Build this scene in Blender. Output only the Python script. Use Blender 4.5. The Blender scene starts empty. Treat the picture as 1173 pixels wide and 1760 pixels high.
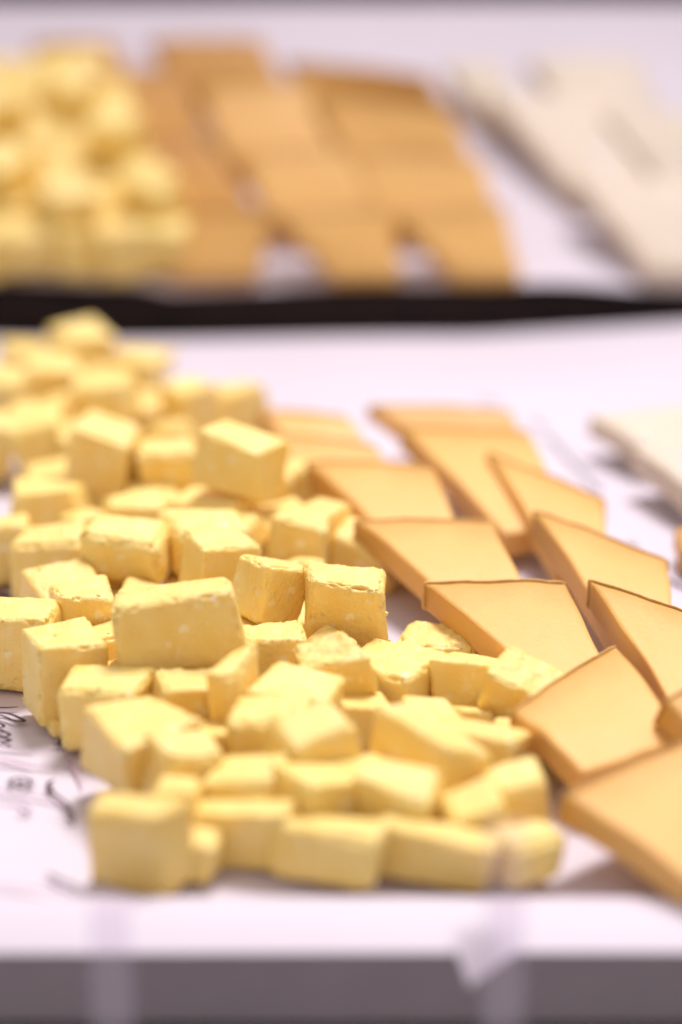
import bpy, bmesh, math, random
import numpy as np
from mathutils import Vector, Matrix, noise

# ------------------------------------------------------------------ camera, light, exposure
S = bpy.context.scene
C = S.collection
W0, H0 = 1173.0, 1760.0            # photograph size
FPX = 4155.0                       # focal length in photograph pixels
PITCH = math.radians(18.5)         # camera looks down by this much
CAM = Vector((0.0, 0.0, 0.200))

cam = bpy.data.cameras.new('camera')
cam.sensor_fit = 'VERTICAL'
cam.sensor_height = 36.0
cam.sensor_width = 24.0
cam.lens = FPX / H0 * 36.0
cam.clip_start = 0.005
cam.clip_end = 50.0
cam.dof.use_dof = True
cam.dof.focus_distance = 0.512
cam.dof.aperture_fstop = 4.5
cam.dof.aperture_blades = 0
cam_o = bpy.data.objects.new('camera', cam)
cam_o.location = CAM
cam_o.rotation_euler = (math.radians(90) - PITCH, 0, 0)
C.objects.link(cam_o)
S.camera = cam_o

w = bpy.data.worlds.new('World')
S.world = w
w.use_nodes = True
bg = w.node_tree.nodes['Background']
bg.inputs[0].default_value = (1.0, 0.91, 0.92, 1)
bg.inputs[1].default_value = 0.54

def spot_lamp(name, loc, target, radius, power, color, cone, blend):
    l = bpy.data.lights.new(name, 'SPOT')
    l.shadow_soft_size = radius
    l.energy = power
    l.color = color
    l.spot_size = math.radians(cone)
    l.spot_blend = blend
    o = bpy.data.objects.new(name, l)
    o.location = loc
    d = Vector(target) - Vector(loc)
    o.rotation_euler = d.to_track_quat('-Z', 'Y').to_euler()
    C.objects.link(o)
    return o

spot_lamp('ceiling_spot', (0.26, 1.30, 1.68), (0.0, 0.46, 0.0), 0.32, 168.0, (1.0, 0.94, 0.96), 40, 1.0)

S.view_settings.view_transform = 'Standard'
S.view_settings.look = 'None'
S.view_settings.exposure = 0.22
S.view_settings.gamma = 1.0
S.view_settings.use_curve_mapping = False
S.render.engine = 'CYCLES'
S.cycles.use_denoising = True
S.cycles.max_bounces = 10
S.cycles.diffuse_bounces = 6
S.cycles.transparent_max_bounces = 12

# ------------------------------------------------------------------ helpers
cth, sth = math.cos(PITCH), math.sin(PITCH)

def ray(u, v):
    dx = (u - W0 / 2) / FPX
    dy = (v - H0 / 2) / FPX
    return Vector((dx, cth - dy * sth, -sth - dy * cth))

def on_plane(u, v, h=0.0, P0=Vector((0, 0, 0)), N=Vector((0, 0, 1))):
    """where the sight line of photo pixel (u, v) meets the plane h above P0"""
    d = ray(u, v)
    t = ((P0 + N * h) - CAM).dot(N) / d.dot(N)
    return CAM + d * t

def tag(o, label=None, cat=None, group=None, kind=None):
    if label: o['label'] = label
    if cat: o['category'] = cat
    if group: o['group'] = group
    if kind: o['kind'] = kind
    return o

def link(name, me, mat, parent=None):
    o = bpy.data.objects.new(name, me)
    if mat: me.materials.append(mat)
    C.objects.link(o)
    if parent: o.parent = parent
    return o

def bm_obj(name, bm, mat, parent=None, smooth=True):
    bmesh.ops.recalc_face_normals(bm, faces=bm.faces[:])
    me = bpy.data.meshes.new(name)
    bm.to_mesh(me)
    bm.free()
    if smooth:
        me.polygons.foreach_set('use_smooth', [True] * len(me.polygons))
    return link(name, me, mat, parent)

# ------------------------------------------------------------------ materials
def new_mat(name):
    m = bpy.data.materials.new(name)
    m.use_nodes = True
    nt = m.node_tree
    b = nt.nodes['Principled BSDF']
    return m, nt, b

def tex_noise(nt, scale, detail=4, rough=0.55, coord='Object'):
    tc = nt.nodes.new('ShaderNodeTexCoord')
    n = nt.nodes.new('ShaderNodeTexNoise')
    n.inputs['Scale'].default_value = scale
    n.inputs['Detail'].default_value = detail
    n.inputs['Roughness'].default_value = rough
    nt.links.new(tc.outputs[coord], n.inputs['Vector'])
    return n

def ramp(nt, src, stops):
    r = nt.nodes.new('ShaderNodeValToRGB')
    el = r.color_ramp.elements
    while len(el) < len(stops): el.new(0.5)
    for e, (p, c) in zip(el, stops):
        e.position = p
        e.color = (*c, 1)
    nt.links.new(src, r.inputs[0])
    return r

def bump(nt, b, layers):
    prev = None
    for src, dist, strength in layers:
        bp = nt.nodes.new('ShaderNodeBump')
        bp.inputs['Distance'].default_value = dist
        bp.inputs['Strength'].default_value = strength
        nt.links.new(src, bp.inputs['Height'])
        if prev: nt.links.new(prev.outputs[0], bp.inputs['Normal'])
        prev = bp
    nt.links.new(prev.outputs[0], b.inputs['Normal'])

def cheese_mat(name, c0, c1, sss=0.40, rough=0.42, radius=(1.0, 0.7, 0.2), scale=0.0018):
    m, nt, b = new_mat(name)
    n = tex_noise(nt, 140, 5, 0.6)
    r = ramp(nt, n.outputs[0], [(0.35, c0), (0.68, c1)])
    oi = nt.nodes.new('ShaderNodeObjectInfo')
    hs = nt.nodes.new('ShaderNodeHueSaturation')
    mr = nt.nodes.new('ShaderNodeMapRange')
    mr.inputs['To Min'].default_value = 0.94
    mr.inputs['To Max'].default_value = 1.05
    nt.links.new(oi.outputs['Random'], mr.inputs['Value'])
    nt.links.new(mr.outputs[0], hs.inputs['Value'])
    nt.links.new(r.outputs[0], hs.inputs['Color'])
    nt.links.new(hs.outputs[0], b.inputs['Base Color'])
    b.inputs['Roughness'].default_value = rough
    b.inputs['Specular IOR Level'].default_value = 0.55
    b.inputs['Subsurface Weight'].default_value = sss
    b.inputs['Subsurface Radius'].default_value = radius
    b.inputs['Subsurface Scale'].default_value = scale
    # powdery specks where the cut has crumbled
    sp = tex_noise(nt, 430, 2, 0.5)
    spr = ramp(nt, sp.outputs[0], [(0.60, (0, 0, 0)), (0.70, (1, 1, 1))])
    big = tex_noise(nt, 90, 3, 0.6)
    bigr = ramp(nt, big.outputs[0], [(0.48, (0, 0, 0)), (0.62, (1, 1, 1))])
    mm = nt.nodes.new('ShaderNodeMath')
    mm.operation = 'MULTIPLY'
    nt.links.new(spr.outputs[0], mm.inputs[0])
    nt.links.new(bigr.outputs[0], mm.inputs[1])
    mxc = nt.nodes.new('ShaderNodeMixRGB')
    mxc.inputs[2].default_value = (min(1, c1[0] * 1.05), min(1, c1[1] * 1.15), min(1, c1[2] * 1.9), 1)
    nt.links.new(mm.outputs[0], mxc.inputs[0])
    nt.links.new(hs.outputs[0], mxc.inputs[1])
    nt.links.new(mxc.outputs[0], b.inputs['Base Color'])
    f1 = tex_noise(nt, 1100, 4, 0.65)
    f2 = tex_noise(nt, 260, 5, 0.65)
    tcv = nt.nodes.new('ShaderNodeTexCoord')
    vor = nt.nodes.new('ShaderNodeTexVoronoi')
    vor.inputs['Scale'].default_value = 330
    nt.links.new(tcv.outputs['Object'], vor.inputs['Vector'])
    pit = ramp(nt, vor.outputs['Distance'], [(0.05, (0, 0, 0)), (0.22, (1, 1, 1))])
    bump(nt, b, [(f2.outputs[0], 0.0011, 0.6), (pit.outputs[0], 0.0004, 0.5), (f1.outputs[0], 0.0005, 0.6)])
    return m

M = {}
M['cube'] = cheese_mat('yellow_crumbly_cheese', (0.925, 0.66, 0.17), (0.96, 0.735, 0.265))
M['white_slice'] = cheese_mat('white_cheese', (0.66, 0.55, 0.415), (0.74, 0.63, 0.49), scale=0.002)
M['rind'] = cheese_mat('brown_rind', (0.62, 0.36, 0.10), (0.78, 0.47, 0.15), sss=0.1, rough=0.5, scale=0.001)
M['pale_rind'] = cheese_mat('pale_rind', (0.42, 0.33, 0.2), (0.55, 0.44, 0.28), sss=0.1, scale=0.001)

def slice_mat(name, deep, mid, pale):
    m, nt, b = new_mat(name)
    at = nt.nodes.new('ShaderNodeAttribute')
    at.attribute_name = 'rind_distance'
    n = tex_noise(nt, 70, 4, 0.6)
    ad = nt.nodes.new('ShaderNodeMath')
    ad.operation = 'MULTIPLY_ADD'
    ad.inputs[1].default_value = 0.34
    nt.links.new(n.outputs[0], ad.inputs[0])
    nt.links.new(at.outputs['Fac'], ad.inputs[2])
    r = ramp(nt, ad.outputs[0], [(0.16, deep), (0.48, mid), (0.90, pale)])
    nt.links.new(r.outputs[0], b.inputs['Base Color'])
    b.inputs['Roughness'].default_value = 0.5
    b.inputs['Specular IOR Level'].default_value = 0.25
    b.inputs['Subsurface Weight'].default_value = 0.3
    b.inputs['Subsurface Radius'].default_value = (1.0, 0.5, 0.15)
    b.inputs['Subsurface Scale'].default_value = 0.0025
    f1 = tex_noise(nt, 700, 3, 0.6)
    f2 = tex_noise(nt, 120, 3, 0.5)
    bump(nt, b, [(f2.outputs[0], 0.0008, 0.25), (f1.outputs[0], 0.0003, 0.5)])
    return m

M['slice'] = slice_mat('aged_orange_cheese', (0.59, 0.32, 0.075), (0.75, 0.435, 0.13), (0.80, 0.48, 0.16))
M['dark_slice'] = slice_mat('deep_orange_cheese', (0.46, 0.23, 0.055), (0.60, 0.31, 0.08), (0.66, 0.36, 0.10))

def paper_mat():
    m, nt, b = new_mat('white_paper')
    n = tex_noise(nt, 12, 3, 0.5)
    r = ramp(nt, n.outputs[0], [(0.3, (0.62, 0.56, 0.625)), (0.7, (0.65, 0.59, 0.655))])
    nt.links.new(r.outputs[0], b.inputs['Base Color'])
    b.inputs['Roughness'].default_value = 0.55
    b.inputs['Specular IOR Level'].default_value = 0.3
    f = tex_noise(nt, 1500, 3, 0.6)
    f2 = tex_noise(nt, 25, 2, 0.5)
    bump(nt, b, [(f2.outputs[0], 0.002, 0.25), (f.outputs[0], 0.0001, 0.3)])
    return m
M['paper'] = paper_mat()

def plain(name, c0, c1, scale, rough, spec=0.4, bd=0.0005):
    m, nt, b = new_mat(name)
    n = tex_noise(nt, scale, 5, 0.6)
    r = ramp(nt, n.outputs[0], [(0.3, c0), (0.7, c1)])
    nt.links.new(r.outputs[0], b.inputs['Base Color'])
    b.inputs['Roughness'].default_value = rough
    b.inputs['Specular IOR Level'].default_value = spec
    bump(nt, b, [(n.outputs[0], bd, 0.3)])
    return m
M['ink'] = plain('printed_ink', (0.035, 0.012, 0.022), (0.07, 0.03, 0.05), 300, 0.6, 0.2)
M['faint_ink'] = plain('faint_printed_ink', (0.36, 0.24, 0.32), (0.48, 0.34, 0.42), 300, 0.6, 0.2)
M['grey_ink'] = plain('grey_printed_ink', (0.50, 0.46, 0.52), (0.6, 0.56, 0.62), 200, 0.6, 0.2)
M['dark_board'] = plain('dark_stained_board', (0.012, 0.005, 0.005), (0.028, 0.012, 0.011), 60, 0.5, 0.3)
M['counter'] = plain('grey_counter', (0.36, 0.325, 0.345), (0.43, 0.385, 0.41), 25, 0.35, 0.5)
M['back'] = plain('dark_red_panel', (0.06, 0.02, 0.022), (0.09, 0.03, 0.033), 20, 0.6)

def acrylic():
    m, nt, b = new_mat('clear_acrylic')
    b.inputs['Base Color'].default_value = (0.86, 0.82, 0.88, 1)
    b.inputs['Roughness'].default_value = 0.18
    b.inputs['Specular IOR Level'].default_value = 0.6
    n = tex_noise(nt, 60, 2, 0.5)
    bump(nt, b, [(n.outputs[0], 0.0005, 0.2)])
    tr = nt.nodes.new('ShaderNodeBsdfTransparent')
    tr.inputs[0].default_value = (0.97, 0.95, 0.98, 1)
    mx = nt.nodes.new('ShaderNodeMixShader')
    mx.inputs[0].default_value = 0.13
    nt.links.new(tr.outputs[0], mx.inputs[1])
    nt.links.new(b.outputs[0], mx.inputs[2])
    nt.links.new(mx.outputs[0], nt.nodes['Material Output'].inputs['Surface'])
    return m
M['acrylic'] = acrylic()

# ------------------------------------------------------------------ setting: counter, boards, papers
def sheet(x0, x1, y0, y1, nx, ny, fn):
    bm = bmesh.new()
    g = [[bm.verts.new(fn(x0 + (x1 - x0) * i / nx, y0 + (y1 - y0) * j / ny)) for j in range(ny + 1)] for i in range(nx + 1)]
    for i in range(nx):
        for j in range(ny):
            bm.faces.new((g[i][j], g[i + 1][j], g[i + 1][j + 1], g[i][j + 1]))
    return bm

def box_bm(x0, x1, y0, y1, z0, z1, bev=0.001):
    bm = bmesh.new()
    bmesh.ops.create_cube(bm, size=1)
    for v in bm.verts:
        v.co = Vector(((x0 + x1) / 2 + v.co.x * (x1 - x0), (y0 + y1) / 2 + v.co.y * (y1 - y0), (z0 + z1) / 2 + v.co.z * (z1 - z0)))
    if bev: bmesh.ops.bevel(bm, geom=bm.edges[:], offset=bev, segments=2, affect='EDGES')
    return bm

ZC = -0.024
tag(bm_obj('counter', sheet(-1.2, 1.2, -0.3, 1.6, 4, 4, lambda x, y: Vector((x, y, ZC))), M['counter']), kind='structure')
tag(bm_obj('back_panel', box_bm(-1.2, 1.2, 1.25, 1.27, ZC, 0.16), M['back'], smooth=False), kind='structure')

o = bm_obj('serving_board', box_bm(-0.24, 0.24, 0.379, 0.783, ZC + 0.0005, -0.0014, 0.002), M['counter'], smooth=False)
tag(o, 'plain grey board under the front sheet of white paper', 'board')

def near_paper(x, s):
    # s: 0 at the hanging front edge .. 1 at the back edge
    wav = noise.noise(Vector((x * 9, s * 3.1, 0.3))) * 0.0006
    if s < 0.05:                                  # front lip, with one torn corner bent down
        k = s / 0.05
        c0, c1 = 0.0209, 0.0286
        tab = 0.0065 * (1 - (x - c0) / (c1 - c0)) if c0 < x < c1 else 0.0
        kk = max(0.0, 1 - k * 2.5)
        return Vector((x, 0.3615 + 0.0134 * k + wav - 0.001 * kk * (tab > 0), 0.001 + 0.003 * math.sin(k * math.pi / 2) - tab * kk))
    if s < 0.12:                                  # over the rim and down to the flat
        k = (s - 0.05) / 0.07
        e = k * k * (3 - 2 * k)
        return Vector((x, 0.3749 + 0.008 * k, 0.004 * (1 - e)))
    k = (s - 0.12) / 0.88
    yb = 0.780 + 0.003 * math.sin(x * 31 + 0.7) + max(0, x - 0.05) * 0.16
    y = 0.3829 + (yb - 0.3829) * k
    lift = 0.0035 * max(0, x - 0.04) / 0.08 * max(0, k - 0.8) / 0.2
    flat = wav * min(1, k * 3) * 0.35
    return Vector((x, y, max(0.0, flat) + lift))
def sx(x, s): return near_paper(x, s)
pap = bm_obj('paper_liner', sheet(-0.235, 0.235, 0, 1, 240, 140, sx), M['paper'])
tag(pap, 'white printed paper sheet under the sharp yellow cubes, lip hanging in front', 'paper sheet')

TILT = math.radians(22)
RP = Vector((0, 0.799, 0.0114))
RN = Vector((0, -math.sin(TILT), math.cos(TILT)))
RT = Vector((0, math.cos(TILT), math.sin(TILT)))
# wedge-shaped riser
bm = bmesh.new()
L = 0.200
prof = [(RP.y, ZC + 0.0005), (RP.y, RP.z - 0.0015), (RP.y + L * math.cos(TILT), RP.z - 0.0015 + L * math.sin(TILT)), (RP.y + L * math.cos(TILT), ZC + 0.0005)]
a = [bm.verts.new((-0.27, y, z)) for y, z in prof]
b = [bm.verts.new((0.27, y, z)) for y, z in prof]
bm.faces.new(a); bm.faces.new(b)
for i in range(4):
    bm.faces.new((a[i], a[(i + 1) % 4], b[(i + 1) % 4], b[i]))
bmesh.ops.recalc_face_normals(bm, faces=bm.faces[:])
bmesh.ops.bevel(bm, geom=bm.edges[:], offset=0.002, segments=2, affect='EDGES')
tag(bm_obj('display_riser', bm, M['dark_board'], smooth=False), 'dark sloping display riser whose black front edge crosses the picture', 'display riser')

def rear_paper(x, s):
    off = -0.0005 + 0.004 * math.exp(-((x + 0.005) / 0.055) ** 2) * 0 + 0.0022 * math.sin(x * 38 + 1.0)
    y = off + (0.1965 - off) * s
    h = 0.0006 + 0.0008 * (noise.noise(Vector((x * 11, s * 2.5, 4.2))) + 0.6)
    front = max(0, 1 - s / 0.10)
    h += front * (0.0035 * math.exp(-((x - 0.075) / 0.028) ** 2) + 0.0035 * (1 if x < -0.066 else max(0, 1 - (x + 0.066) / 0.006)))
    return RP + Vector((x, 0, 0)) + RT * y + RN * h
tag(bm_obj('paper_liner', sheet(-0.262, 0.262, 0, 1, 100, 60, rear_paper), M['paper']),
    'white paper sheet on the dark riser, blurred behind the black edge', 'paper sheet')

# ------------------------------------------------------------------ print on the near paper
def ribbon(bm, pts, wid, z=0.0011, taper=True):
    """flat printed stroke; pts are photo pixels on the paper"""
    P = [on_plane(u, v, z) for u, v in pts]
    # smooth (Catmull-Rom)
    Q = []
    n = len(P)
    for i in range(n - 1):
        p0, p1, p2, p3 = P[max(0, i - 1)], P[i], P[i + 1], P[min(n - 1, i + 2)]
        for k in range(6):
            t = k / 6
            Q.append(0.5 * ((2 * p1) + (p2 - p0) * t + (2 * p0 - 5 * p1 + 4 * p2 - p3) * t * t + (3 * p1 - p0 - 3 * p2 + p3) * t ** 3))
    Q.append(P[-1])
    prev = None
    m = len(Q)
    for i, q in enumerate(Q):
        d = (Q[min(m - 1, i + 1)] - Q[max(0, i - 1)])
        if d.length < 1e-7: continue
        d.normalize()
        s = Vector((-d.y, d.x, 0))
        f = i / (m - 1)
        ww = wid * (0.35 + 0.65 * math.sin(math.pi * min(1, max(0, 0.15 + 0.8 * f)))) if taper else wid
        ww *= 0.40
        a, b = bm.verts.new(q + s * ww), bm.verts.new(q - s * ww)
        if prev: bm.faces.new((prev[0], a, b, prev[1]))
        prev = (a, b)

def cz(pts):   # coordinates noted on a 5.865x enlargement whose corner was (0, 1170)
    return [(x / 5.865, 1170 + y / 5.865) for x, y in pts]

def strokes(name, bm, mat):
    o = bm_obj(name, bm, mat, pap, smooth=False)
    o['kind'] = 'stuff'

bm = bmesh.new()
ribbon(bm, cz([(-120, 262), (0, 270), (100, 270), (185, 262)]), 0.0009)
ribbon(bm, cz([(-60, 335), (0, 322), (60, 325), (150, 352), (250, 402), (200, 408), (120, 392), (60, 366), (0, 345), (-50, 338)]), 0.0010)
ribbon(bm, cz([(-90, 400), (0, 428), (42, 455), (20, 470), (-40, 474)]), 0.0010)
ribbon(bm, cz([(-80, 512), (0, 505), (60, 520), (100, 545), (60, 562), (0, 548), (-70, 530)]), 0.0010)
ribbon(bm, cz([(-80, 585), (0, 578), (60, 580), (112, 602), (60, 610), (-60, 602)]), 0.0009)
ribbon(bm, cz([(560, 1000), (505, 1018), (488, 1058), (530, 1125), (620, 1195), (745, 1292)]), 0.0012)
for cx, cy, rx, ry, ww in ((210, 1022, 98, 42, 0.0007), (210, 1022, 24, 10, 0.0006)):
    ribbon(bm, cz([(cx + rx * math.cos(t * math.pi / 8), cy + ry * math.sin(t * math.pi / 8)) for t in range(17)]), ww, taper=False)
for k in range(18):
    t = k * math.pi / 9
    ribbon(bm, cz([(210 + 118 * math.cos(t), 1022 + 46 * math.sin(t)), (210 + 150 * math.cos(t), 1022 + 62 * math.sin(t))]), 0.0005)
ribbon(bm, cz([(560, 570), (620, 560), (690, 548), (715, 560)]), 0.0010)
ribbon(bm, cz([(540, 632), (600, 645), (690, 620), (700, 590), (640, 585), (600, 610), (620, 650), (700, 660)]), 0.0010)
ribbon(bm, cz([(640, 690), (720, 700), (780, 690), (860, 720)]), 0.0011)
ribbon(bm, cz([(640, 1260), (700, 1300), (740, 1380), (690, 1410), (670, 1380)]), 0.0009)
ribbon(bm, [(-40, 1030), (0, 1022), (34, 1040), (60, 1030)], 0.003)
ribbon(bm, [(-20, 1048), (15, 1040), (36, 1048)], 0.003)
ribbon(bm, [(82, 1500), (100, 1512), (122, 1520), (140, 1532)], 0.0012)
strokes('printed_stroke', bm, M['ink'])
bm = bmesh.new()
ribbon(bm, cz([(-90, 640), (0, 660), (150, 680), (335, 686)]), 0.0008)
ribbon(bm, cz([(-90, 745), (0, 770), (150, 808), (350, 855), (595, 872)]), 0.0008)
ribbon(bm, cz([(-90, 815), (0, 825), (150, 838), (350, 862)]), 0.0007)
ribbon(bm, cz([(-90, 1080), (0, 1100), (150, 1122), (400, 1165), (600, 1220), (750, 1290)]), 0.0008)
ribbon(bm, cz([(655, 735), (720, 830), (780, 940), (832, 1065)]), 0.0008)
ribbon(bm, cz([(-60, 1180), (80, 1190), (220, 1230), (300, 1290), (260, 1330), (200, 1310), (230, 1270)]), 0.0008)
ribbon(bm, [(-20, 1518), (11, 1523), (82, 1532), (120, 1545)], 0.0008)
strokes('printed_flourish', bm, M['faint_ink'])
bm = bmesh.new()
ribbon(bm, [(940, 742), (965, 762), (1000, 800), (1032, 838)], 0.0042)
ribbon(bm, [(1080, 925), (1088, 935), (1092, 928)], 0.0022)
ribbon(bm, [(1120, 962), (1140, 975), (1165, 998), (1190, 1010)], 0.0028)
ribbon(bm, [(826, 684), (845, 688), (862, 690)], 0.0030)
ribbon(bm, [(905, 716), (925, 722), (940, 735)], 0.0022)
strokes('printed_border', bm, M['grey_ink'])

# ------------------------------------------------------------------ cheese shapes
def grid_cube(n):
    bm = bmesh.new()
    bmesh.ops.create_cube(bm, size=2)
    bmesh.ops.subdivide_edges(bm, edges=bm.edges[:], cuts=n - 1, use_grid_fill=True)
    return bm
_cache = {}
def grid_data(n):
    if n not in _cache:
        bm = grid_cube(n)
        bm.verts.ensure_lookup_table()
        v = np.array([x.co[:] for x in bm.verts])
        f = [[x.index for x in p.verts] for p in bm.faces]
        bm.free()
        _cache[n] = (v, f)
    return _cache[n]

_ico = None
def ico():
    global _ico
    if _ico is None:
        bm = bmesh.new()
        bmesh.ops.create_icosphere(bm, subdivisions=1, radius=1)
        _ico = ([v.co.copy() for v in bm.verts], [[x.index for x in f.verts] for f in bm.faces])
        bm.free()
    return _ico

def cheese_block(dims, seed, n=20, skew=0.10, rad=1.3, rough=1.0, crumb=10, torn=None, taper=0.0):
    """an irregular hand-cut cheese block, dims in mm; returns a mesh in metres"""
    rnd = random.Random(seed)
    V, F = grid_data(n)
    p = V.copy()
    p = 0.55 * p + 0.45 * np.sin(p * math.pi / 2)              # denser towards the edges
    h = np.array(dims, float) / 2
    r = min(rad, h.min() * 0.6)
    q = p * h
    c = np.clip(q, -(h - r), h - r)
    d = q - c
    ln = np.linalg.norm(d, axis=1, keepdims=True)
    nrm = d / np.maximum(ln, 1e-9)
    sm = np.clip(np.abs(nrm) / 0.7, 0, 1)
    sm = sm * sm * (3 - 2 * sm)
    edge = np.clip(sm.sum(axis=1) - 1, 0, 1.6)
    q = c + nrm * r
    # skewed corners
    cor = {}
    for sx_ in (0, 1):
        for sy_ in (0, 1):
            for sz_ in (0, 1):
                cor[(sx_, sy_, sz_)] = np.array([rnd.uniform(-1, 1) * skew * 2 * h[k] for k in range(3)])
    t = (p + 1) / 2
    off = np.zeros_like(q)
    for (i, j, k), o in cor.items():
        wgt = (t[:, 0] if i else 1 - t[:, 0]) * (t[:, 1] if j else 1 - t[:, 1]) * (t[:, 2] if k else 1 - t[:, 2])
        off += wgt[:, None] * o
    q = q + off
    if taper:
        q[:, 0] *= 1 - taper * (t[:, 2] - 0.5)
        q[:, 1] *= 1 - taper * (t[:, 2] - 0.5)
    sd = Vector((rnd.uniform(-50, 50), rnd.uniform(-50, 50), rnd.uniform(-50, 50)))
    out = []
    for i in range(len(q)):
        P = Vector(q[i])
        N = Vector(nrm[i])
        dsp = 0.16 * noise.noise(P * 0.13 + sd) + 0.09 * noise.noise(P * 0.5 + sd) + 0.09 * rough * noise.noise(P * 1.7 + sd)
        e = edge[i]
        if e > 0:
            k = noise.noise(P * 0.36 + sd * 1.7) + 0.5 * noise.noise(P * 1.0 + sd)
            dsp -= e * rough * (max(0, k - 0.16) * 1.9 + 0.16 * abs(noise.noise(P * 1.1 + sd)))
        if torn is not None:
            ax, sg = torn
            a = N[ax] * sg
            if a > 0.3:
                m = noise.fractal(P * 0.33 + sd, 0.9, 2.1, 4)
                dsp += (a - 0.3) * (0.75 * m - 0.3 - 0.35 * abs(noise.noise(P * 0.6 + sd)))
        out.append(P + N * dsp)
    faces = [f[:] for f in F]
    iv, iface = ico()
    hv = [i for i in range(len(q)) if edge[i] > 0]
    for _ in range(crumb):
        i = rnd.choice(hv) if rnd.random() < 0.7 else rnd.randrange(len(q))
        s = rnd.choice((0.12, 0.15, 0.2, 0.26, 0.33)) * (1.0 if rnd.random() < 0.9 else 2.0)
        base = len(out)
        ctr = out[i] - Vector(nrm[i]) * s * 0.1
        for v in iv:
            out.append(ctr + Vector((v.x * rnd.uniform(.7, 1.3), v.y * rnd.uniform(.7, 1.3), v.z * rnd.uniform(.6, 1.2))) * s)
        faces += [[base + x for x in f] for f in iface]
    me = bpy.data.meshes.new('cheese_cube')
    me.from_pydata([tuple(v * 0.001) for v in out], [], faces)
    me.polygons.foreach_set('use_smooth', [True] * len(me.polygons))
    return me

def rot(yaw, pitch, roll):
    return Matrix.Rotation(math.radians(yaw), 3, 'Z') @ Matrix.Rotation(math.radians(pitch), 3, 'X') @ Matrix.Rotation(math.radians(roll), 3, 'Y')

G_NEAR = 'yellow cheese cubes heaped on the front paper'
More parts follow.
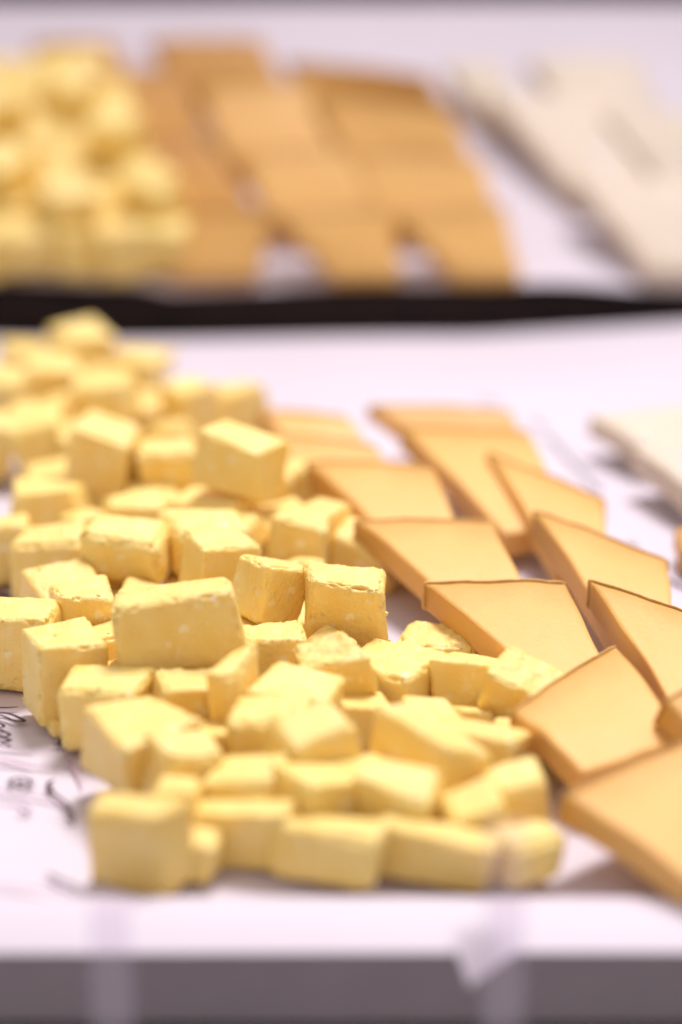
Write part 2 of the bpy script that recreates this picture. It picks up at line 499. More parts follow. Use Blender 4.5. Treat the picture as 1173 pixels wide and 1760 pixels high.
# (tier, u, v, (w, d, h) mm, yaw, pitch, roll, options, label)
NEAR = [
 (0.7, 135, 618, (18, 16, 15), 42, 6, 0, {}, 'farthest blurred cheese cube, peak of the pile just below the black edge'),
 (0, 45, 642, (18, 15, 14), 20, 9, 0, {}, 'blurred cheese cube left of the farthest peak cube of the front pile'),
 (0, 5, 690, (15, 14, 13), -10, 9, 8, {}, 'blurred cheese cube cut by the left picture edge, rear of front pile'),
 (0, 240, 652, (18, 15, 13), -12, -6, 9, {}, 'blurred cheese cube right of the farthest peak cube'),
 (1, 92, 672, (16, 14, 12), 10, 5, 0, {}, 'blurred cheese cube just below the farthest peak cube'),
 (1, 172, 705, (18, 14, 12), -6, 5, -5, {}, 'blurred cheese cube with dark slot under it, left rear of front pile'),
 (0.6, 318, 708, (16, 15, 16), 38, -3, -8, {}, 'blurred corner-on cheese cube between the peak and the orange slices'),
 (0, 413, 716, (17, 15, 15), 18, -3, -3, {}, 'rear cheese cube nearest the far orange slices'),
 (0, 245, 742, (15, 14, 12), 0, 0, 4, {}, 'low blurred cheese cube left of the corner-on rear cube'),
 (0, -15, 785, (15, 15, 17), 10, -3, 4, {}, 'cheese cube mostly cut off by the left edge beside a tall cube'),
 (0, 60, 782, (16, 15, 19), 8, 6, -8, {}, 'tall blurred cheese block at left with a deep shaded right side'),
 (0.6, 290, 822, (17, 15, 17), -3, 6, -4, {}, 'upright cheese cube left of the high tilted cube'),
 (0.7, 183, 792, (20, 17, 17), -22, 6, 6, {'torn': (1, -1)}, 'blurred cheese cube with a broken front at left of the pile'),
 (0, 192, 862, (19, 15, 10), -12, 8, 6, {'torn': (2, 1)}, 'flat broken cheese piece in front of the blurred broken cube'),
 (0, 270, 888, (12, 13, 11), 0, -6, -4, {'fill': 1}, 'small low cheese cube in the gap behind the long rounded piece'),
 (0, 518, 858, (15, 15, 14), -2, 3, 0, {}, 'cheese cube touching the left edge of a far orange slice'),
 (0, 452, 905, (13, 13, 18), 8, -3, 4, {'fill': 1}, 'narrow cheese piece under the right end of the high tilted cube'),
 (0.9, 365, 892, (20, 13, 10), -14, -3, -2, {}, 'thin cheese piece directly under the high tilted cube'),
 (2, 410, 803, (21, 16, 15), -20, -6, 14, {}, 'high cheese cube tipped to the right on top of a thin piece'),
 (0.6, 512, 942, (17, 15, 15), -6, -3, 11, {}, 'pale topped cheese cube left of the white paper gap'),
 (0, 632, 966, (19, 16, 12), -24, 6, 12, {}, 'cheese cube leaning on the orange slices beyond the white gap'),
 (0, 85, 895, (19, 15, 14), -2, -3, -4, {}, 'cheese cube at left directly behind another pale topped cube'),
 (0, 2, 955, (13, 13, 14), 5, -6, -8, {}, 'shaded cheese cube at the left picture edge behind the print'),
 (0, 100, 975, (20, 16, 18), -4, -3, -4, {}, 'large pale topped cheese cube at left behind two small cubes'),
 (0, 235, 985, (16, 14, 14), 10, -3, -4, {'fill': 1}, 'buried cheese cube under the long rounded piece'),
 (1, 232, 952, (23, 17, 15), -12, 4, 4, {'rad': 3.2, 'n': 24}, 'long rounded cheese piece with dark underside, left of its twin'),
 (1, 345, 958, (22, 19, 14), 16, 4, 4, {'rad': 2.6, 'n': 24}, 'rounded cheese piece just behind the largest block'),
 (1, 385, 985, (17, 14, 14), 34, 0, 0, {'n': 24}, 'corner of a cheese cube showing over the largest block'),
 (1, 470, 1026, (15, 15, 17), 34, -3, 22, {'n': 28}, 'diamond-turned cheese cube with a bright right face'),
 (0.8, 587, 1052, (20, 17, 17), -4, 10, 4, {'n': 30, 'torn': (2, 1)}, 'sharp cheese cube with a worn pale top beside the white gap'),
 (0, 112, 1045, (16, 15, 13), 28, 9, -4, {'n': 24}, 'cheese cube peeking out behind the small upright cube at left'),
 (0.6, 150, 1066, (14, 14, 14), 18, -3, -4, {'n': 26}, 'small upright cheese cube left of the largest block'),
 (0, 25, 1122, (20, 16, 18), -8, 3, 0, {'n': 28}, 'cheese cube cut by the left edge above the printed lettering'),
 (0, 112, 1174, (17, 14, 19), 22, -6, 0, {'n': 30}, 'tall cheese cube standing beside the printed lettering'),
 (0.7, 455, 1142, (17, 15, 13), 14, 3, 0, {'n': 28, 'torn': (2, 1)}, 'low cheese cube right of the largest block'),
 (0, 196, 1236, (20, 15, 17), -10, -6, -4, {'n': 28}, 'cheese cube right of the tall one by the lettering, below the largest block'),
 (0.5, 322, 1222, (16, 15, 13), 14, 0, 12, {'n': 28, 'torn': (2, 1)}, 'crumbling cheese cube under the largest block\'s lower edge'),
 (0.5, 396, 1212, (6, 13, 17), -14, 6, -4, {'n': 22}, 'thin upright cheese shard right of the crumbling cube'),
 (1.15, 318, 1092, (26, 14, 18), 4, -7, -9, {'n': 40, 'skew': 0.05, 'crumb': 26}, 'largest cheese block, sharp, broad face to the viewer on top of pile'),
 (0.6, 570, 1152, (16, 13, 12), 14, 8, -14, {'n': 30, 'torn': (2, 1), 'crumb': 18}, 'wedge-like crumbly cheese piece with jagged top in the middle of the pile'),
 (0.6, 500, 1216, (19, 15, 12), -24, 6, 4, {'n': 24}, 'flat cheese cube left of the broad hexagonal looking one'),
 (0, 760, 1128, (20, 15, 11), -8, 6, 0, {'n': 28, 'torn': (2, 1)}, 'low crumbly cheese piece nearest the white gap and orange slices'),
 (0, 902, 1196, (23, 14, 11), -26, 10, 20, {'n': 30, 'torn': (2, 1), 'crumb': 18}, 'crumbly cheese piece lying against an orange slice at right'),
 (0, 818, 1206, (16, 15, 14), -20, -6, 4, {'n': 26}, 'cheese cube with dark front left of the piece on the orange slice'),
 (0, 670, 1208, (20, 18, 15), -36, 0, 0, {'n': 26}, 'broad corner-on cheese cube with wide pale top in front of the jagged piece'),
 (0.3, 250, 1312, (18, 18, 15), 38, 3, 0, {'n': 24}, 'big corner-on cheese cube at lower left behind the nearest one'),
 (0, 375, 1330, (10, 10, 11), 10, -3, 4, {'fill': 1}, 'low cheese cube in the gap between two lower left cubes'),
 (0.4, 465, 1286, (16, 13, 14), -12, 3, -4, {'n': 24}, 'cheese cube with dark left front in the lower middle of the pile'),
 (0, 600, 1290, (10, 10, 10), 20, -6, 0, {'fill': 1}, 'half hidden cheese cube behind the leaning block, lower middle'),
 (0, 822, 1315, (17, 15, 15), -22, -6, 0, {'n': 26}, 'square cheese cube at the right of the pile by the lower white gap'),
 (0.5, 545, 1330, (15, 13, 16), 30, 3, -3, {}, 'leaning cheese block with bright right face, lower middle'),
 (0, 655, 1388, (12, 12, 12), 42, 6, 4, {'fill': 1}, 'small cheese cube with pointed corner in front of the long bar'),
 (0.6, 735, 1328, (12.5, 21, 11), 36, 0, 12, {}, 'long cheese bar slanting down to the right'),
 (0, 348, 1395, (9, 10, 13), -10, 6, -8, {'fill': 1}, 'narrow cheese cube tucked behind the nearest left corner cube'),
 (0, 838, 1428, (12, 11, 13), 12, 3, -8, {'fill': 1}, 'shaded cheese cube behind the front right pieces'),
 (0.3, 338, 1352, (13, 11, 13), 24, 4, 5, {}, 'cheese cube right of the big lower left cube, behind the dark front gap'),
 (0.3, 425, 1368, (14, 11, 12), -18, 3, -6, {}, 'pale cheese cube behind the second front row cube'),
 (0.4, 512, 1392, (13, 11, 11), 32, 0, 6, {}, 'cheese cube tucked behind the middle front row cube'),
 (0.4, 690, 1402, (14, 11, 12), -28, 5, 4, {}, 'cheese cube below the long bar, behind the front row'),
 (0.2, 880, 1392, (12, 11, 13), 18, 0, -5, {}, 'cheese piece at the lower right edge of the heap above the front row'),
 (0, 452, 1440, (20, 9, 11.5), -14, 9, -4, {}, 'front row cheese cube, second from the left'),
 (0, 230, 1462, (16, 8, 13), -32, 6, -4, {}, 'front row cheese cube at the far left, corner to the viewer'),
 (0, 562, 1470, (18, 8, 9.5), -28, -6, -4, {}, 'front row cheese cube in the middle with tan shaded front'),
 (0, 757, 1482, (20, 8, 10.5), -20, 3, 4, {}, 'front row cheese cube with dark olive front, fourth from left'),
 (0, 900, 1484, (14, 11, 12.5), 30, 6, 0, {'rad': 2.4}, 'front row cheese piece at the far right with rounded corner'),
]
Z0 = Vector((0, 0, 0.0007))
ZN = Vector((0, 0, 1))
# resting places in mm (x, y, z) of the blocks above
POS = [
 (-79.94, 712.40, 13.36, 0.86),
 (-96.86, 718.34, 7.24, 0.86),
 (-99.02, 681.21, 8.67, 1.00),
 (-60.95, 705.87, 8.74, 1.00),
 (-82.55, 668.79, 15.39, 1.00),
 (-66.92, 645.00, 16.11, 1.00),
 (-42.54, 652.21, 13.41, 0.86),
 (-29.08, 669.17, 7.42, 0.86),
 (-57.68, 657.96, 6.82, 1.00),
 (-95.58, 622.44, 9.52, 1.00),
 (-81.41, 623.75, 9.79, 0.86),
 (-43.94, 589.56, 13.73, 0.86),
 (-60.44, 593.21, 16.82, 0.86),
 (-59.70, 596.28, 6.66, 0.91),
 (-46.82, 577.40, 6.86, 1.00),
 (-10.28, 592.54, 7.21, 0.94),
 (-19.88, 579.07, 9.87, 1.00),
 (-31.43, 558.63, 13.08, 0.89),
 (-24.91, 559.55, 26.27, 0.86),
 (-10.19, 536.05, 13.37, 0.86),
 (6.30, 542.06, 7.68, 0.86),
 (-72.93, 572.36, 7.99, 0.97),
 (-81.22, 544.03, 8.66, 1.00),
 (-66.55, 535.13, 8.85, 0.86),
 (-50.62, 562.56, 8.12, 1.00),
 (-49.03, 521.31, 16.36, 0.86),
 (-30.63, 527.05, 15.99, 0.86),
 (-26.35, 511.30, 15.78, 1.00),
 (-15.81, 490.89, 18.15, 0.86),
 (1.19, 484.48, 16.53, 0.91),
 (-62.03, 507.71, 8.34, 1.00),
 (-55.28, 491.57, 12.13, 0.86),
 (-69.90, 480.93, 8.68, 0.90),
 (-56.95, 461.70, 9.60, 0.93),
 (-14.79, 467.41, 12.21, 0.86),
 (-47.22, 446.42, 8.71, 0.86),
 (-31.05, 444.57, 11.43, 0.86),
 (-20.84, 440.11, 13.71, 1.00),
 (-32.98, 459.84, 20.95, 0.95),
 (-2.44, 453.74, 14.19, 0.86),
 (-8.98, 441.14, 11.78, 0.86),
 (21.81, 485.44, 6.04, 0.91),
 (38.89, 450.44, 9.72, 0.86),
 (26.43, 461.57, 7.40, 0.86),
 (10.18, 464.28, 6.87, 0.88),
 (-38.31, 423.24, 10.83, 1.01),
 (-25.37, 429.50, 6.42, 1.00),
 (-13.46, 426.22, 10.84, 0.91),
 (4.34, 445.59, 5.87, 1.00),
 (26.53, 425.70, 7.55, 0.88),
 (-4.85, 414.21, 13.07, 0.99),
 (5.10, 409.07, 7.28, 1.00),
 (16.61, 414.16, 12.58, 1.08),
 (-29.76, 399.96, 7.79, 1.00),
 (24.21, 395.56, 7.80, 1.00),
 (-29.48, 411.89, 10.21, 1.00),
 (-17.01, 405.58, 9.81, 1.00),
 (-3.78, 402.10, 9.88, 1.00),
 (11.20, 398.88, 10.61, 1.00),
 (32.06, 403.73, 8.98, 1.00),
 (-17.36, 396.28, 6.73, 0.91),
 (-36.81, 388.11, 8.23, 1.08),
 (-2.24, 388.39, 6.54, 1.08),
 (17.41, 387.30, 6.66, 1.03),
 (33.24, 388.12, 6.19, 0.86),
]
for i, (tier, u, v, dims, yaw, pitch, roll, opt, label) in enumerate(NEAR):
    dims = [x * POS[i][3] for x in dims]
    R = rot(yaw, pitch, roll)
    me = cheese_block(dims, 100 + i, n=opt.get('n', 22), skew=opt.get('skew', 0.13), rad=opt.get('rad', (1.0, 1.4, 1.9)[i % 3]),
                      crumb=opt.get('crumb', 44 if opt.get('n', 0) >= 24 else 16), torn=opt.get('torn'), rough=opt.get('rough', 1.0 if opt.get('n', 0) >= 24 else 0.8))
    ob = link('cheese_cube', me, M['cube'])
    ob.matrix_world = Matrix.Translation(Vector(POS[i][:3]) * 0.001) @ R.to_4x4()
    tag(ob, label, 'cheese cube', G_NEAR)

# small pieces wedged between the larger ones: (x, y, z, w, d, h, yaw, pitch, roll, label)
WEDGED = [
 (-43.1, 605.1, 13.9, 10.8, 10.1, 11.1, -39.6, -12.4, -10.3, 'cheese piece half hidden just above the upright cube left of the high tilted one'),
 (-10.2, 517.3, 8.5, 13.2, 12.8, 12.0, 43.2, -19.1, 4.6, 'cheese piece half hidden just below the pale topped cube by the white gap'),
 (-46.7, 635.7, 7.9, 12.1, 11.5, 9.4, 33.8, -16.9, -16.7, 'cheese piece half hidden just right of the low cube by the rear corner-on one'),
 (-14.3, 561.2, 6.9, 12.0, 11.4, 12.9, 15.5, -0.3, 1.5, 'cheese piece half hidden just below the narrow piece under the high cube'),
 (-11.0, 498.3, 5.7, 10.2, 12.7, 9.6, 41.3, 4.0, -1.2, 'cheese piece half hidden just right of the diamond-turned cube'),
 (-42.4, 464.3, 6.9, 12.8, 11.0, 10.8, 38.9, -5.4, -6.5, 'cheese piece half hidden just right of the tall cube by the lettering'),
 (-86.0, 697.3, 8.7, 14.7, 10.6, 11.9, 40.1, -12.3, -14.6, 'cheese piece half hidden just left of the farthest peak cube'),
 (-35.8, 575.1, 6.8, 13.0, 13.6, 11.1, 4.5, -2.1, -6.6, 'cheese piece half hidden just right of the small low cube in the rear gap'),
 (-48.6, 481.1, 6.8, 12.8, 12.3, 12.5, 28.1, -1.5, -0.2, 'cheese piece half hidden just below the small upright cube'),
 (-43.4, 506.0, 7.1, 11.4, 11.0, 11.0, -7.2, -1.2, 13.4, 'cheese piece half hidden just below the long rounded piece'),
 (-18.9, 481.7, 6.9, 14.3, 13.0, 12.2, -40.0, -0.6, -3.4, 'cheese piece half hidden just below the diamond-turned cube'),
 (-3.6, 552.1, 12.0, 10.6, 11.2, 11.7, -33.4, -2.1, -2.9, 'cheese piece half hidden just right of the pale topped cube by the white gap'),
 (17.5, 439.6, 6.9, 10.6, 11.7, 9.8, 18.8, 7.8, 11.6, 'cheese piece half hidden just above the long bar'),
 (-71.1, 688.8, 8.5, 11.7, 10.7, 12.3, 32.6, 8.3, 17.5, 'cheese piece half hidden just below the farthest peak cube'),
 (-80.1, 656.0, 8.6, 10.7, 13.0, 11.5, -27.5, 13.5, -16.8, 'cheese piece half hidden just below the cube just below the peak'),
 (-50.4, 525.0, 5.9, 15.0, 12.3, 9.3, -7.6, -2.0, 5.7, 'cheese piece half hidden just right of the small upright cube'),
 (-69.4, 661.0, 15.0, 10.1, 10.9, 11.0, -4.0, -6.7, -15.5, 'cheese piece half hidden just above the rear cube with a dark slot'),
 (-60.0, 669.9, 7.0, 14.4, 12.0, 11.8, -6.5, -4.3, 3.0, 'cheese piece half hidden just above the low cube by the rear corner-on one'),
 (-35.6, 520.6, 5.9, 11.0, 13.9, 9.3, -7.1, 7.6, 0.3, 'cheese piece half hidden just below the rounded piece behind the largest block'),
 (-75.6, 601.5, 6.2, 14.4, 12.3, 10.4, 4.5, 4.3, -2.0, 'cheese piece half hidden just above the rear one of two pale left cubes'),
 (-71.1, 631.1, 7.7, 10.1, 13.5, 12.5, 26.2, 0.4, -16.6, 'cheese piece half hidden just right of the tall blurred block'),
 (-18.3, 548.9, 7.4, 12.2, 10.6, 12.1, -28.3, -6.0, -6.0, 'cheese piece half hidden just left of the pale topped cube by the white gap'),
 (-62.4, 559.7, 9.7, 9.4, 8.0, 6.2, 31.8, -9.6, -3.0, 'cheese piece half hidden just left of the flat broken piece'),
 (25.8, 447.6, 5.0, 7.1, 7.7, 6.5, 17.0, -15.2, 8.0, 'cheese piece half hidden just below the dark-fronted cube'),
 (35.1, 438.0, 5.3, 9.1, 9.4, 6.9, 7.4, 15.9, 4.6, 'cheese piece half hidden just right of the square cube at the right'),
 (-86.6, 637.4, 13.7, 8.3, 7.9, 8.6, -12.4, 8.9, -4.4, 'cheese piece half hidden just below the rear left edge cube'),
 (-48.9, 516.1, 5.0, 9.5, 7.2, 7.0, -9.0, -10.6, 6.4, 'cheese piece half hidden just right of the cube peeking out at left'),
 (-71.9, 615.7, 11.0, 7.2, 8.3, 8.8, 30.5, -2.0, 1.2, 'cheese piece half hidden just left of the blurred broken cube'),
 (-22.8, 541.4, 13.4, 7.9, 9.8, 7.2, -27.1, 8.8, -16.0, 'cheese piece half hidden just right of the corner showing over the largest block'),
 (-2.5, 472.5, 10.9, 7.4, 8.7, 7.1, 42.4, 8.2, -10.9, 'cheese piece half hidden just below the sharp worn cube'),
 (-49.4, 643.8, 5.6, 9.8, 7.1, 9.0, 17.2, -14.4, -0.1, 'cheese piece half hidden just below the low cube by the rear corner-on one'),
 (-25.3, 390.8, 5.0, 8.4, 8.9, 8.1, -20.0, 5.3, -1.8, 'cheese piece half hidden just left of the second front row cube'),
 (-35.0, 462.8, 6.9, 15.0, 13.0, 12.0, 18.0, 3.0, -4.0, 'cheese piece in the shadow directly under the largest block'),
 (-23.0, 463.8, 6.4, 11.0, 12.0, 11.0, -20.0, 4.0, 3.0, 'small cheese piece under the right end of the largest block'),
]
for i, (x, y, z, a_, b_, c_, yaw, pitch, roll, label) in enumerate(WEDGED):
    R = rot(yaw, pitch, roll)
    me = cheese_block((a_, b_, c_), 1500 + i, n=14, skew=0.11, rad=1.1, crumb=14, rough=0.8)
    ob = link('cheese_cube', me, M['cube'])
    ob.matrix_world = Matrix.Translation(Vector((x, y, z)) * 0.001) @ R.to_4x4()
    tag(ob, label, 'cheese cube', 'cheese pieces wedged in the gaps of the front heap')

# loose crumbs
CR = [
 (104, 1250, (5.0, 4.2, 3.2), 'crumb of yellow cheese at the foot of the tall cube by the lettering'),
 (206, 1158, (5.0, 4.0, 6.0), 'chip of cheese stuck at the lower left of the largest block'),
]
for i, (u, v, dims, label) in enumerate(CR):
    me = cheese_block(dims, 900 + i, n=10, skew=0.25, rad=1.4, crumb=4, rough=1.6)
    R = rot(30 * i, 10, 8)
    ob = link('cheese_crumb', me, M['cube'])
    if i == 0:
        p = on_plane(u, v, dims[2] * 0.0005, Z0, ZN)
    else:
        p = CAM + ray(u, v) * (0.495)
    ob.matrix_world = Matrix.Translation(p) @ R.to_4x4()
    tag(ob, label, 'crumb', 'loose crumbs of yellow cheese')

# ------------------------------------------------------------------ slices
def slice_thing(corners, thick, seed, mat, rind_mat, label, group, P0, N, n=22, arch=0.8, rind=True, wobble=0.55):
    """corners: back-left, back-right, front-right, front-left as (u, v, height mm) of the TOP face"""
    rnd = random.Random(seed)
    K = [on_plane(u, v, h * 0.001, P0, N) for u, v, h in corners]
    base = (K[2] + K[3]) / 2
    nrm = (K[1] - K[0]).cross(K[0] - K[3]).normalized()
    if nrm.dot(N) < 0: nrm = -nrm
    V, F = grid_data(n)
    sd = Vector((rnd.uniform(-50, 50), rnd.uniform(-50, 50), rnd.uniform(-50, 50)))
    t = thick * 0.001
    Lb = ((K[0] + K[1]) / 2 - base).length
    rim = 0.011                                       # share of the length taken by the rind

    def surf(a, b, c):
        s, q = (a + 1) / 2, (b + 1) / 2                # q: 0 front .. 1 back
        p = (K[3] * (1 - s) + K[2] * s) * (1 - q) + (K[0] * (1 - s) + K[1] * s) * q
        side = (K[2] - K[3]).normalized()
        along = ((K[0] + K[1]) / 2 - base).normalized()
        e = 0.0008 * wobble
        p = p + side * e * noise.noise(Vector((q * 4, 0, a * 3)) + sd) + along * e * noise.noise(Vector((s * 5, b * 3, 0)) + sd)
        p = p + along * (0.0018 * wobble * math.sin(s * math.pi)) * q     # the rind side bows out a little
        z = -(1 - c) / 2 * t
        bow = arch * 0.001 * math.sin(q * math.pi) + 0.0005 * noise.noise(Vector((s * 2, q * 2, 0)) + sd)
        return p + nrm * (z + bow)

    def rounded(v):
        a, b, c = v
        # soften the cut edges
        k = 0.10
        ea, eb, ec = max(0, (abs(a) - (1 - k * 0.35)) / (k * 0.35)), max(0, (abs(b) - (1 - k * 0.35)) / (k * 0.35)), max(0, (abs(c) - 0.72) / 0.28)
        side = max(ea, eb)
        if side > 0 and ec > 0:
            c = math.copysign(abs(c) - 0.10 * side * ec, c)
            if ea: a *= 1 - 0.012 * ec
            if eb: b *= 1 - 0.012 * ec
        return a, b, c

    def build(name, b0, b1, m, parent, inflate=0.0):
        vs, at = [], []
        for v in V:
            a, b, c = rounded(v)
            b = b0 + (b1 - b0) * (b + 1) / 2
            p = surf(a * (1 + inflate), b, c)
            p = p + nrm * inflate * t * c
            p = p + nrm * (0.00016 * noise.noise(p * 900 + sd)) * (1 if abs(c) > 0.95 else 0.3)
            vs.append(p)
            at.append((1 - b) / 2)
        me = bpy.data.meshes.new(name)
        me.from_pydata([tuple(p - base) for p in vs], [], F)
        me.polygons.foreach_set('use_smooth', [True] * len(me.polygons))
        A = me.attributes.new('rind_distance', 'FLOAT', 'POINT')
        A.data.foreach_set('value', at)
        return link(name, me, m, parent)

    root = bpy.data.objects.new('cheese_slice', None)
    root.location = base
    root.empty_display_size = 0.005
    C.objects.link(root)
    tag(root, label, 'cheese slice', group)
    if rind:
        build('cut_face', -1, 1 - 2 * rim, mat, root)
        build('rind', 1 - 2 * rim + 0.001, 1, rind_mat, root, 0.02)
    else:
        build('cut_face', -1, 1, mat, root)
    return root

GA = 'orange cheese slices overlapping along the yellow cubes'
GB = 'orange cheese slices in the right row on the front paper'
GW = 'white cheese slices at the right of the front paper'
NSL = [
 # row beside the cubes
 ([(445, 703, 16), (598, 716, 15), (640, 775, 9), (520, 790, 9)], 7, GA, 'blurred orange cheese slice farthest back beside the rear cubes'),
 ([(455, 742, 17), (648, 766, 16), (690, 850, 9), (560, 860, 9)], 6.5, GA, 'blurred orange slice, second from the back beside the cubes'),
 ([(525, 790, 17), (744, 802, 17), (800, 945, 9), (690, 950, 9)], 7, GA, 'orange slice behind the two sharp straight-backed ones, next to the cubes'),
 ([(612, 893, 17), (846, 893, 17), (925, 1065, 9), (815, 1075, 9)], 7, GA, 'straight-backed orange slice behind the sharpest one'),
 ([(728, 1001, 17), (972, 999, 17), (1062, 1195, 9), (990, 1222, 9)], 7, GA, 'sharpest orange slice, straight rind edge, in the middle of its row'),
 ([(880, 1222, 13), (1060, 1107, 16), (1178, 1272, 11), (1003, 1328, 10)], 6.5, GA, 'orange slice turned askew, touched by a crumbly yellow piece'),
 ([(968, 1366, 15), (1230, 1258, 16), (1330, 1430, 8), (1200, 1525, 8)], 6.5, GA, 'nearest orange slice, cut off by the right edge at lower right'),
 # right row
 ([(634, 697, 15), (878, 705, 14), (905, 770, 6), (735, 775, 6)], 6.5, GB, 'blurred farthest slice of the right orange row, seen almost flat'),
 ([(690, 735, 17), (908, 742, 16), (985, 905, 9), (868, 915, 9)], 7, GB, 'orange slice in the right row, second from the back'),
 ([(838, 776, 17), (1040, 858, 14), (1045, 985, 9), (955, 965, 9)], 7.5, GB, 'orange slice sloping down to the right, third from back in right row'),
 ([(918, 876, 18), (1148, 962, 14), (1160, 1100, 9), (1070, 1110, 9)], 7.5, GB, 'orange slice with crumbled right corner, fourth from back in right row'),
 ([(1012, 995, 19), (1245, 1075, 15), (1290, 1230, 8), (1180, 1250, 8)], 7.5, GB, 'orange slice cut by the right edge beside the sharpest slice'),
 ([(1142, 1200, 19), (1330, 1130, 19), (1400, 1330, 8), (1290, 1370, 8)], 7, GB, 'corner of an orange slice at the right edge, between two larger ones'),
]
for i, (c, th, g, lb) in enumerate(NSL):
    slice_thing(c, th, 300 + i, M['slice'], M['rind'], lb, g, Z0, ZN, n=26 if i in (3, 4, 5, 6, 9, 10, 11) else 18)
NWH = [
 ([(1012, 714, 11), (1240, 690, 11), (1270, 790, 9), (1095, 765, 9)], 6.5, 'blurred white cheese slice farther back at the right edge'),
 ([(1088, 768, 13), (1300, 745, 13), (1360, 900, 10), (1185, 846, 10)], 7.5, 'blurred white cheese slice in front of the other white one'),
]
for i, (c, th, lb) in enumerate(NWH):
    slice_thing(c, th, 340 + i, M['white_slice'], M['pale_rind'], lb, GW, Z0, ZN, rind=False, n=16)
slice_thing([(1160, 905, 8), (1320, 890, 8), (1330, 960, 7), (1170, 948, 7)], 6, 350, M['dark_slice'], M['rind'],
            'reddish cheese sliver just entering at the right edge below the white slices', GW, Z0, ZN, rind=False, n=12)

# ------------------------------------------------------------------ rear display: blurred slices and cubes
RP0 = RP + RN * 0.0022
GR1 = 'blurred brown-orange slices on the rear paper'
GRW = 'blurred white slices on the rear paper'
RSL = [
 # brown row beside the rear cubes
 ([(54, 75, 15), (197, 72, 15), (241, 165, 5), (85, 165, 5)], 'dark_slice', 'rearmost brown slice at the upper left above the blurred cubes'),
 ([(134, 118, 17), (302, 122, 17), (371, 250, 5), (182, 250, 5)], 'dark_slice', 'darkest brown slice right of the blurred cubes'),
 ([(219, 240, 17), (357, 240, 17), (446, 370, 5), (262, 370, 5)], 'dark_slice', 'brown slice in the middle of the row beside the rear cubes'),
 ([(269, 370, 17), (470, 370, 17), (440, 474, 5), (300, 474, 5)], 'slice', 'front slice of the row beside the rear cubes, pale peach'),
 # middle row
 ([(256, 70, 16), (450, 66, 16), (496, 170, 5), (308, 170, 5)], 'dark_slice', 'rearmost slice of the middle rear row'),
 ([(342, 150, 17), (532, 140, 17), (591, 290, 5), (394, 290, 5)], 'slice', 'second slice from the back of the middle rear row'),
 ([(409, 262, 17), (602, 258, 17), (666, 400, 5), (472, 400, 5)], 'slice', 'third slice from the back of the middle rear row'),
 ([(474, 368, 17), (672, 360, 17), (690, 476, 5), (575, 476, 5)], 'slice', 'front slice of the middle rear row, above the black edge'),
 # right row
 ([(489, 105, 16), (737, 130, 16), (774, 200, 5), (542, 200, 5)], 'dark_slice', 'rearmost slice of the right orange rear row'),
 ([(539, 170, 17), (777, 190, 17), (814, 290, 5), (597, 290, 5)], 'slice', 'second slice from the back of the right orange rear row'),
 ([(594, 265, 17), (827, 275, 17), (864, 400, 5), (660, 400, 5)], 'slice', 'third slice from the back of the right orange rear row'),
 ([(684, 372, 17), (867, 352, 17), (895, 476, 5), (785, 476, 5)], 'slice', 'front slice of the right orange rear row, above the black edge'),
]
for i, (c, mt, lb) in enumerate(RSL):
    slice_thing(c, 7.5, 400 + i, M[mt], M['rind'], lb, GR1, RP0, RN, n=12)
RWH = [
 ([(765, 112, 12), (850, 105, 12), (930, 215, 5), (840, 215, 5)], 'rearmost thin white slice of the left white rear row'),
 ([(838, 158, 15), (1062, 165, 14), (1125, 330, 6), (985, 335, 6)], 'middle white slice of the left white rear row'),
 ([(985, 302, 16), (1195, 306, 15), (1260, 468, 6), (1118, 470, 6)], 'front white slice at the right above the black edge'),
 ([(905, 100, 13), (1095, 98, 13), (1150, 238, 5), (1022, 252, 5)], 'rearmost white slice of the right white rear row'),
 ([(1035, 195, 15), (1230, 190, 15), (1300, 330, 6), (1160, 345, 6)], 'white slice cut by the right edge in the rear'),
]
for i, (c, lb) in enumerate(RWH):
    slice_thing(c, 8, 430 + i, M['white_slice'], M['pale_rind'], lb, GRW, RP0, RN, n=12, rind=False)

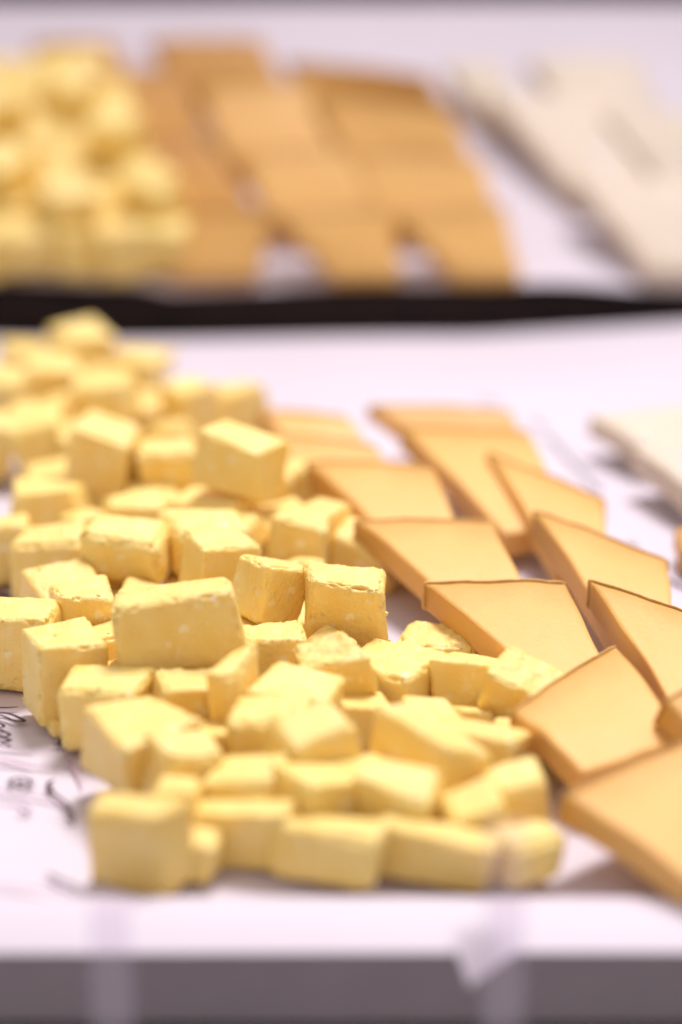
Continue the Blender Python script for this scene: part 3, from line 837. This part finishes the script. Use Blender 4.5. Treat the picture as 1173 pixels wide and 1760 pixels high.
G_REAR = 'blurred yellow cheese cubes on the rear paper'
RB = Matrix.Rotation(TILT, 3, 'X')
ORD = ['first', 'second', 'third', 'fourth', 'fifth', 'sixth', 'seventh', 'eighth']
rr = random.Random(21)
def rear_cube(x, y, z, dims, label, seed):
    """x across, y up the slope, z off the sloping paper, in mm"""
    R = RB @ rot(rr.uniform(-40, 40), rr.uniform(-12, 12), rr.uniform(-12, 12))
    me = cheese_block(dims, seed, n=10, crumb=0, skew=0.11, rad=1.2)
    ob = link('cheese_cube', me, M['cube'])
    ob.matrix_world = Matrix.Translation(RP0 + RB @ (Vector((x, y, z)) * 0.001)) @ R.to_4x4()
    tag(ob, label, 'cheese cube', G_REAR)
for j in range(7):
    y = 10 + j * 18.5
    right = -47 - 50 * (y / 150.0) ** 0.9          # the heap narrows towards the back
    xs = []
    x = right - 6 + rr.uniform(-3, 3)
    while x > -152 + (j % 2) * 4:
        xs.append(x)
        x -= rr.uniform(13.5, 16)
    xs = xs[::-1]
    for k, x in enumerate(xs):
        d = (rr.uniform(15, 18), rr.uniform(15, 18), rr.uniform(13, 17))
        rear_cube(x, y + rr.uniform(-2.5, 2.5), d[2] / 2 + 1.2, d,
                  'blurred rear heap cube, %s row from front, %s from its right' % (ORD[j], ORD[len(xs) - 1 - k]), 700 + j * 12 + k)
for k, (x, y) in enumerate(((-64, 26), (-92, 18), (-80, 62), (-116, 40), (-97, 92), (-122, 76))):
    d = (rr.uniform(15, 18), rr.uniform(14, 16), rr.uniform(13, 15))
    rear_cube(x, y, 21, d, 'blurred cube lying on top of the rear heap, %s from the front' % ORD[k], 860 + k)

# ------------------------------------------------------------------ clear holder in front of the paper
root = bpy.data.objects.new('clear_sign_holder', None)
hb = on_plane(530, 1740, 0, Vector((0, 0, ZC)), ZN)
root.location = (hb.x, 0.345, ZC)
root.empty_display_size = 0.01
C.objects.link(root)
tag(root, 'out of focus clear plastic holder standing in front of the paper lip', 'sign holder')
def strip(name, x, wid, y, z0, z1):
    bm = box_bm(x - wid / 2 - root.location.x, x + wid / 2 - root.location.x, y - 0.0015 - root.location.y, y + 0.0015 - root.location.y, z0 - ZC, z1 - ZC, 0.0006)
    return bm_obj(name, bm, M['acrylic'], root, smooth=False)
def xz_at(u, v, y):
    d = ray(u, v)
    p = CAM + d * (y / d.y)
    return p.x, p.z
for u, vt, wd in ((188, 1545, 0.0065), (872, 1415, 0.0065)):
    x, zt = xz_at(u, vt, 0.345)
    strip('upright', x, wd, 0.345, ZC + 0.0035, zt)
xl, _ = xz_at(150, 1700, 0.345)
xr, _ = xz_at(915, 1700, 0.345)
bm = box_bm(xl - root.location.x, xr - root.location.x, -0.03, 0.012, 0.0004, 0.0032, 0.0006)
bm_obj('foot_plate', bm, M['acrylic'], root, smooth=False)
